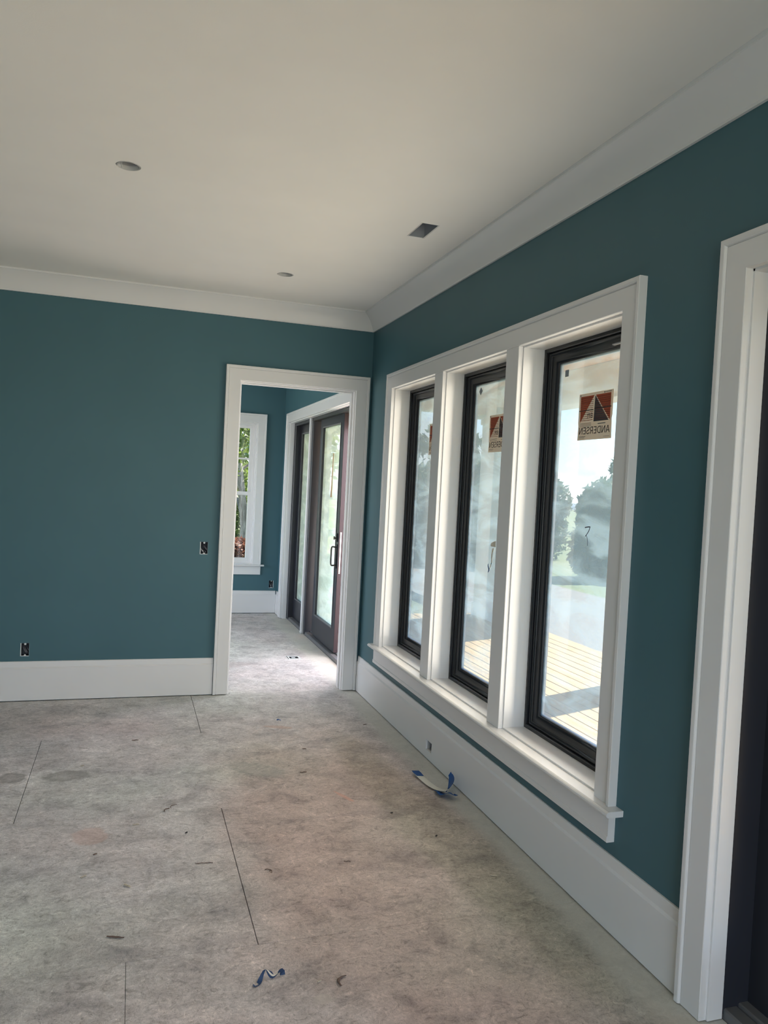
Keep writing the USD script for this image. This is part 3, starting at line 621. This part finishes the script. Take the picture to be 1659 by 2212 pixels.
def strip(center, width, n=18, wob=0.0, seed=1, th=0.0006, taper=None):
    """A bent ribbon along the points, each (x, y, z, sideways unit vector)."""
    V, f = [], []
    for i, (p, s, w) in enumerate(center): V += [np.array(p) - np.array(s) * w / 2, np.array(p) + np.array(s) * w / 2]
    for i in range(len(center) - 1):
        a = 2 * i; f += [[a, a + 1, a + 3], [a, a + 3, a + 2]]
    V = np.array(V, float); n = len(V)
    nrm = np.zeros_like(V)
    for t in f:
        c = np.cross(V[t[1]] - V[t[0]], V[t[2]] - V[t[0]])
        for k in t: nrm[k] += c
    nrm /= np.linalg.norm(nrm, axis=1, keepdims=True) + 1e-12
    V2 = np.vstack([V, V + nrm * th]); F = f + [[n + k for k in t[::-1]] for t in f]
    for i in range(len(center) - 1):
        a = 2 * i; F += [[a, a + 2, n + a + 2], [a, n + a + 2, n + a], [a + 1, n + a + 1, n + a + 3], [a + 1, n + a + 3, a + 3]]
    e = n - 2; F += [[0, n, n + 1], [0, n + 1, 1], [e, e + 1, n + e + 1], [e, n + e + 1, n + e]]
    m = trimesh.Trimesh(V2, np.array(F), process=False); m.fix_normals(); return m
obj('shim_strip', strip([((0.1165, 1.58 + .02 * (k / 10) , 1.955 - .44 * k / 10), (0, 1, 0), 0.032 + (.03 * max(0, k - 7) / 3)) for k in range(11)], .03), m_shim,
    label='long tan cardboard strip stuck to the sliding glass door panel', category='cardboard strip')
ff = node('film_flap', (0, 0, 0), 0, label='torn flap of film hanging from blue tape on the middle window pane', category='film flap')
obj('film_piece', [strip([((0.157 - .012 * math.sin(k * .5), -1.975 - .065 * k / 6, 1.338 + .014 * k / 6), (0, .1, 1), .004 + .03 * k / 6) for k in range(7)], .03), strip([((0.157 - .004 * math.sin(k * .8), -2.01 + .035 * (k / 8) ** 1.4, 1.325 - .12 * k / 8), (0, 1, 0), .018 - .012 * k / 8) for k in range(9)], .03)], m_tapew, ff)
obj('tape_tab', strip([((0.156 - .003 * math.sin(k), -1.957 - .010 * math.sin(k * .5), 1.232 - .008 * k), (0, 1, .2), .004 + .009 * math.sin(math.pi * k / 6)) for k in range(7)], .02), m_tape, ff)

# ------------------------------------------------------------------ tape and debris on the floor
mp = node('masking_strip', (0, 0, 0), 0, label='curled strip of white masking paper with blue tape beside the baseboard', category='masking paper')
pts = spline([(-0.175, -1.835, .012), (-0.165, -1.93, .004), (-0.155, -2.03, .003), (-0.135, -2.12, .010), (-0.105, -2.165, .030)], 18)
def side(i, P):
    t = P[min(i + 1, len(P) - 1)] - P[max(i - 1, 0)]; s = np.cross(t, (0, 0, 1)); return s / np.linalg.norm(s)
sd = lambda i: (side(i, pts) * math.cos(.12) + np.array([0, 0, 1]) * math.sin(.12))
obj('paper', strip([(p + np.array([0, 0, .006]), sd(i), .048) for i, p in enumerate(pts)], .03), m_tapew, mp)
obj('tape', strip([(pts[i] + np.array([0, 0, .0085]), sd(i), .051 - .004 * abs(i - 1)) for i in range(4)], .03), m_tape, mp)
p2 = spline([(-0.110, -2.155, .028), (-0.075, -2.12, .034), (-0.052, -2.07, .050), (-0.045, -2.03, .066)], 10)
obj('tape', strip([(p, (side(i, p2) * .55 + np.array([0, 0, .83])), .026 + .034 * math.sin(math.pi * min(1, (i + 1) / 9))) for i, p in enumerate(p2)], .03), m_tape, mp)
p3 = spline([(-0.150, -2.105, .010), (-0.130, -2.16, .016), (-0.100, -2.200, .026), (-0.072, -2.205, .016)], 12)
obj('tape', strip([(p + np.array([-.006, -.008, 0.004 * math.sin(i * 1.3)]), (side(i, p3) * .95 + np.array([0, 0, .22 + .18 * math.sin(i * 1.1)])), .018 + .050 * math.sin(math.pi * min(1, (i + 2) / 13))) for i, p in enumerate(p3)], .03), m_tape, mp)
m_tape2 = paint('dusty_blue_tape', srgb(52, 78, 118), 0.7, 0, 1, 0.25)
sp = node('tape_scrap', (0, 0, 0), 0, label='crumpled scrap of dark blue tape on the subfloor closest to the camera', category='tape scrap')
q = spline([(-1.352, -3.505, .004), (-1.325, -3.485, .006), (-1.305, -3.462, .022), (-1.285, -3.478, .008), (-1.262, -3.470, .012), (-1.25, -3.478, .006)], 22)
obj('tape', strip([(p, (side(i, q) * .8 + np.array([0, 0, .45 * math.sin(i * .9)])), .016 + .006 * math.sin(i * .7)) for i, p in enumerate(q)], .02), m_tape2, sp)
obj('sticky_side', strip([(p + np.array([.0, .0, .0018]), (side(i, q) * .8 + np.array([0, 0, .45 * math.sin(i * .9)])), .007) for i, p in list(enumerate(q))[9:17]], .02), m_tapew, sp)
obj('tape_scrap', strip([((-0.775 + .006 * k, -0.715 + .003 * math.sin(k), .003 + .004 * math.sin(k * .8)), (0, 1, .3), .012 - .001 * k) for k in range(6)], .02), m_tape, label='tiny bit of blue tape on the subfloor in front of the doorway', category='tape scrap')

def chip(x, y, L, w, h, rz, material, label, cat='wood chip', bend=0.0, name='wood_chip', grp='debris on the subfloor'):
    n = 7; P = []
    for k in range(n):
        s = (k / (n - 1) - .5); P.append((s * L, bend * L * (0.25 - s * s) * 2, h * .55 + 0.0008))
    rg_ = np.random.default_rng(int(abs(x * 1e4) + abs(y * 1e4))); rad = [max(0.3, .55 + .3 * math.sin(math.pi * (k + .6) / (n + .2)) + .35 * (rg_.random() - .5)) for k in range(n)]
    m = tube(P, [r_ for r_ in rad], 6); v = np.array(m.vertices)
    c = np.repeat(np.array(P), 6, 0); v = c + (v - c) * np.array([.2 * w, w / 2, h / 2]); v[:, 2] = np.maximum(v[:, 2], 0.0004)
    v[:, 2] += 0.001 * np.sin(v[:, 0] * 300 + rz)
    cs, sn = math.cos(rz), math.sin(rz); m.vertices = np.stack([x + v[:, 0] * cs - v[:, 1] * sn, y + v[:, 0] * sn + v[:, 1] * cs, np.maximum(v[:, 2], .0003)], 1)
    return obj(name, m, material, None, label=label, category=cat, group=grp)
D = [(-1.780, -3.128, .062, .010, .006, -.35, m_splinter, 'long brown wood splinter on the subfloor left of the seam near the camera'),
     (-1.704, -0.993, .040, .008, .006, .1, m_splinter, 'dark wood chip lying nearest the long baseboard'),
     (-1.560, -2.075, .042, .006, .006, 1.0, m_splinter, 'short bent brown chip in the middle of the subfloor'),
     (-1.525, -2.035, .050, .004, .004, .9, m_splinter, 'thin curled shaving beside the short bent brown chip'),
     (-1.707, -2.209, .030, .008, .004, .1, m_splinter2, 'small white chip on the subfloor between two brown chips'),
     (-1.485, -2.344, .010, .010, .006, .3, m_blackchip, 'single black crumb left of the dark butt seam'),
     (-1.433, -2.650, .075, .004, .004, -.1, m_splinter, 'long thin grey shaving lying beside the butt seam'),
     (-1.742, -2.775, .034, .014, .006, -.8, m_splinter2, 'folded tan paper scrap on the subfloor'),
     (-1.875, -2.477, .016, .010, .006, .2, m_splinter, 'dark round knot chip left of the folded tan scrap'),
     (-0.800, -1.699, .040, .007, .005, .1, m_splinter, 'straight brown chip right of the butt seam'),
     (-0.713, -1.321, .026, .008, .005, -.5, m_splinter, 'small curved dark chip in front of the doorway'),
     (-1.179, -2.775, .040, .005, .005, -.9, m_splinter, 'thin hooked wire-like shaving on the subfloor'),
     (-1.061, -3.549, .055, .012, .006, 1.0, m_splinter, 'curled grey shaving near the blue tape scrap'),
     (-0.198, -0.904, .030, .006, .005, .4, m_splinter, 'dark chip near the baseboard at the room corner'),
     (-0.480, -2.321, .012, .008, .006, -.4, m_blackchip, 'black crumb left of the masking paper strip'),
     (-0.253, -3.018, .026, .010, .006, -.4, m_splinter2, 'white chip close to the long window baseboard'),
     (-0.354, -2.610, .010, .010, .006, 0, m_blackchip, 'black crumb between the two white seams near the windows'),
     (-1.139, -3.535, .012, .010, .006, 0, m_splinter2, 'tiny white crumb right of the blue tape scrap'),
     (-1.986, -1.385, .018, .008, .005, .1, m_splinter2, 'small pale chip beside the damp mark'),
     (-1.911, -2.663, .024, .008, .005, .5, m_splinter2, 'pale chip at the left edge of the view'),
     (-0.833, -2.763, .030, .005, .005, -.2, m_splinter, 'short dark sliver in the middle right of the subfloor')]
for d in D: chip(*d[:7], d[7], 'debris' if d[6] is m_blackchip else 'wood chip', bend=.6 if 'curl' in d[7] or 'hook' in d[7] or 'bent' in d[7] or 'curved' in d[7] else 0.0, name='debris_crumb' if d[6] is m_blackchip else 'wood_chip')
scr = trimesh.creation.cylinder(.006, .012, sections=14); scr.apply_translation((-1.012, 0.0, .0065))
obj('pipe_cap', scr, m_canring, label='tiny grey metal cap standing at the foot of the doorway jamb', category='metal cap')

# ------------------------------------------------------------------ porch
pd = node('porch_deck', (0, 0, 0), 0, label='sunlit yellow pine deck of the porch outside the windows', category='deck')
obj('deck_frame', box(0.18, 3.28, -9.0, 4.25, -0.32, -0.165), m_splinter, pd)
x = 0.175
while x < 3.1:
    obj('deck_board', cbox(x + .005, x + .137, -9.0, 4.22, -0.138, -0.10, 0.003), m_deck, pd); x += 0.142
obj('deck_border', cbox(x + .0035, x + .20, -9.0, 4.26, -0.138, -0.10, 0.004), m_deck, pd)
obj('deck_rim', cbox(x + .16, x + .205, -9.0, 4.26, -0.36, -0.139, 0.004), m_deck, pd)
def column(y0, y1, x0, x1, label):
    c = node('porch_pier', (0, 0, 0), 0, label=label, category='porch column')
    obj('shaft', cbox(x0, x1, y0, y1, -0.10, 2.70, 0.006), m_siding, c)
    obj('base_trim', tidy(mbox(x0 - .018, x1 + .018, y0 - .018, y1 + .018, -0.10, 0.08) - mbox(x0 - .0, x1, y0, y1, -1, 3)), m_siding, c)
    obj('cap_trim', tidy(mbox(x0 - .018, x1 + .018, y0 - .018, y1 + .018, 2.60, 2.68) - mbox(x0, x1, y0, y1, -1, 3)), m_siding, c)
column(2.72, 4.15, 2.92, 3.26, 'broad white porch pier seen through the middle window')
column(0.03, 0.40, 2.92, 3.26, 'square white porch column hidden behind the window casing, casting a band of shade')
column(-4.6, -4.2, 2.92, 3.26, 'square white porch column opposite the near porch door')
column(-8.6, -8.2, 2.92, 3.26, 'square white porch column at the rear end of the porch')
pr = node('porch_roof', (0, 0, 0), 0, label='porch roof with ceiling tinted with warm deck bounce and white beams above the windows', category='porch roof')
obj('porch_ceiling', box(0.166, 3.55, -9.2, 4.6, 3.09, 3.12), m_porchceil, pr)
obj('front_beam', cbox(2.94, 3.24, -9.2, 4.4, 2.70, 3.089, 0.005), m_siding, pr)
obj('end_beam', cbox(0.166, 2.94, 4.1, 4.36, 2.74, 3.089, 0.005), m_siding, pr)
obj('roof_slab', box(0.166, 3.75, -9.3, 4.8, 3.121, 3.30), m_dark, pr)

# ------------------------------------------------------------------ grounds and trees
def ground():
    n = 70; xs = np.linspace(-60, 110, n); ys = np.linspace(-60, 130, n); X, Y = np.meshgrid(xs, ys, indexing='ij')
    Z = -0.75 + 0.25 * (meshkit.fbm(np.stack([X, Y, X * 0], -1) * 0.06, 3, 5) - .5)
    near = np.clip((np.maximum(np.abs(X + 1) - 6, np.abs(Y + 2) - 9)) / 8, 0, 1); Z = Z * near + (-0.75) * (1 - near)
    v = np.stack([X, Y, Z], -1).reshape(-1, 3); i, j = np.meshgrid(np.arange(n - 1), np.arange(n - 1), indexing='ij'); a = (i * n + j).ravel()
    return trimesh.Trimesh(v, np.vstack([np.stack([a, a + n, a + n + 1], 1), np.stack([a, a + n + 1, a + 1], 1)]), process=False)
struct('ground', ground(), m_grass, True)
struct('path', box(4.2, 8.5, -20, 22, -0.76, -0.60), m_concrete)
def leaves(centres, radii, n, size, rng, flat_=0.6):
    k = rng.integers(0, len(centres), n); u = rng.normal(size=(n, 3)); u /= np.linalg.norm(u, axis=1, keepdims=True)
    r = rng.random(n) ** 0.45; p = np.array(centres)[k] + u * (np.array(radii)[k] * r)[:, None] * np.array([1, 1, flat_ + .2])
    a = rng.normal(size=(n, 3)); a /= np.linalg.norm(a, axis=1, keepdims=True); b = np.cross(a, rng.normal(size=(n, 3))); b /= np.linalg.norm(b, axis=1, keepdims=True)
    s = size * (.6 + .8 * rng.random(n))[:, None]
    V = np.stack([p - a * s, p + b * s * .45, p + a * s, p - b * s * .45], 1).reshape(-1, 3); i = np.arange(n) * 4
    return trimesh.Trimesh(V, np.vstack([np.stack([i, i + 1, i + 2], 1), np.stack([i, i + 2, i + 3], 1)]), process=False)
def tree(name, x, y, h, cr, label, leafm, seed, n=2600, size=.16, trunk=.14, lean=(0, 0), low=.35, grp=None):
    rng = np.random.default_rng(seed)
    d = dict(label=label, category='tree')
    if grp: d['group'] = grp
    t = node(name, (x, y, -0.75), 0, **d)
    top = np.array([lean[0], lean[1], h * .8]); P = [np.array([0, 0, -0.1])] + [top * s + np.array([.12 * h * .1 * math.sin(5 * s + seed), .1 * h * .1 * math.cos(4 * s + seed), 0]) for s in np.linspace(.12, 1, 8)]
    obj('trunk', tube(P, np.linspace(trunk, trunk * .3, 9), 9), m_bark, t, 40)
    br, cs, rs = [], [top + (0, 0, .1 * h)], [cr * .6]
    for k in range(7):
        s = low + (1 - low) * (k + .5) / 7; b0 = top * s; an = k * 2.4 + seed; L = cr * (.55 + .5 * rng.random()) * (1.15 - .5 * s)
        e = b0 + np.array([math.cos(an) * L, math.sin(an) * L, h * .10 * rng.random() + .05 * h]); br.append(tube([b0, (b0 + e) / 2 + (0, 0, .04 * h), e], [trunk * .35, trunk * .25, trunk * .1], 6)); cs.append(e); rs.append(cr * (.35 + .25 * rng.random()))
    obj('branches', br, m_bark, t, 40, kind='stuff')
    obj('foliage', leaves(cs, rs, n, size, rng), leafm, t, kind='stuff')
# seen through the window of the room beyond
tree('leafy_tree', -0.75, 13.0, 8.5, 2.3, 'grey-trunked tree with bright yellow-green leaves outside the white double-hung window', m_leaf_y, 3, 5200, .10, .17, (1.0, .3), .30)
tree('leafy_tree', 1.9, 20.5, 8.0, 2.8, 'yellow-green tree standing behind the grey-trunked one', m_leaf_y, 8, 6200, .13, .16, (-.4, 0), .12)
tree('leafy_tree', -6.2, 22.0, 9.0, 3.2, 'tall leafy tree at the back of the lawn beyond the far window', m_leaf_y, 15, 5200, .16, .2, (.3, 0), .12)
tree('dark_leafy_tree', 0.6, 35.0, 9.5, 3.8, 'darker leafy tree furthest back beyond the far window', m_leaf_d, 21, 5200, .2, .2, (0, 0), .10)
rngb = np.random.default_rng(4)
def shrub(name, x, y, w, h, m, n, size, label, seed):
    r_ = np.random.default_rng(seed); cs = [(x + (q - 2) * w / 5, y + .3 * math.sin(q * 2 + seed), -.75 + h * (.35 + .2 * math.sin(q * 3 + seed))) for q in range(5)]
    t = node(name, (0, 0, 0), 0, label=label, category='shrub')
    obj('stems', [tube([(c_[0], c_[1], -.8), (c_[0] + .05, c_[1], c_[2])], [.03, .015], 6) for c_ in cs], m_bark, t, kind='stuff')
    obj('foliage', leaves(cs, [h * .5] * 5, n, size, r_), m, t, kind='stuff')
shrub('leafy_shrub', 2.4, 26.0, 3.4, 3.6, m_leaf_y, 5200, .12, 'broad yellow-green shrub at the edge of the lawn beyond the far window', 2)
shrub('leafy_shrub', 8.2, 27.0, 3.0, 2.6, m_leaf_d, 4200, .12, 'dark shrub to the right of the broad yellow-green one beyond the far window', 5)
shrub('rust_shrub', 0.2, 15.6, 2.2, 0.95, m_leaf_r, 3600, .07, 'low rust-coloured shrub under the far window', 9)
# band of trees past the lawn, seen hazily through the film on the windows
def hedge(p, q, h, n, label, seed):
    r_ = np.random.default_rng(seed); m_ = max(3, int(math.hypot(q[0] - p[0], q[1] - p[1]) / 1.15)); cs, rs = [], []
    for k in range(m_ + 1):
        t_ = k / m_; x_, y_ = p[0] + (q[0] - p[0]) * t_, p[1] + (q[1] - p[1]) * t_
        hh = h * (1 + .12 * math.sin(k * 2.3 + seed)); cs += [(x_, y_, -.75 + hh * .3), (x_ + .2, y_ + .1, -.75 + hh * .68)]; rs += [hh * .36, hh * .34]
    t = node('hedge', (0, 0, 0), 0, label=label, category='hedge')
    obj('stems', [tube([(c_[0], c_[1], -.8), (c_[0] + .05, c_[1], c_[2])], [.04, .02], 6) for c_ in cs[::2]], m_bark, t, kind='stuff')
    obj('foliage', leaves(cs, rs, n, .15, r_, .9), m_leaf_d, t, kind='stuff')
hedge((6.2, 16.4), (9.0, 15.6), 2.7, 14000, 'dense dark hedge past the lawn, seen through the two windows nearest the corner', 1)
hedge((11.9, 14.4), (17.0, 10.4), 2.6, 22000, 'dense dark hedge past the lawn, seen through the nearest window', 2)
hedge((9.0, 22.6), (13.6, 21.2), 3.2, 16000, 'taller hedge behind the gap between the two front hedges', 3)
hedge((16.4, 19.0), (24.5, 13.0), 3.2, 22000, 'taller hedge behind the nearer front hedge', 4)
TR = [(31, 38, 6.6, 'small distant tree beyond the hedge row, to the right'), (19, 44, 7.0, 'small distant tree beyond the middle of the hedge row'), (10, 50, 7.4, 'small distant tree beyond the far end of the hedge row')]
for i, (x_, y_, h_, lab) in enumerate(TR):
    tree('distant_tree', x_, y_, h_, 2.7, lab, m_leaf_d, 40 + i, 2300, .28, .2, (0, 0), .12)
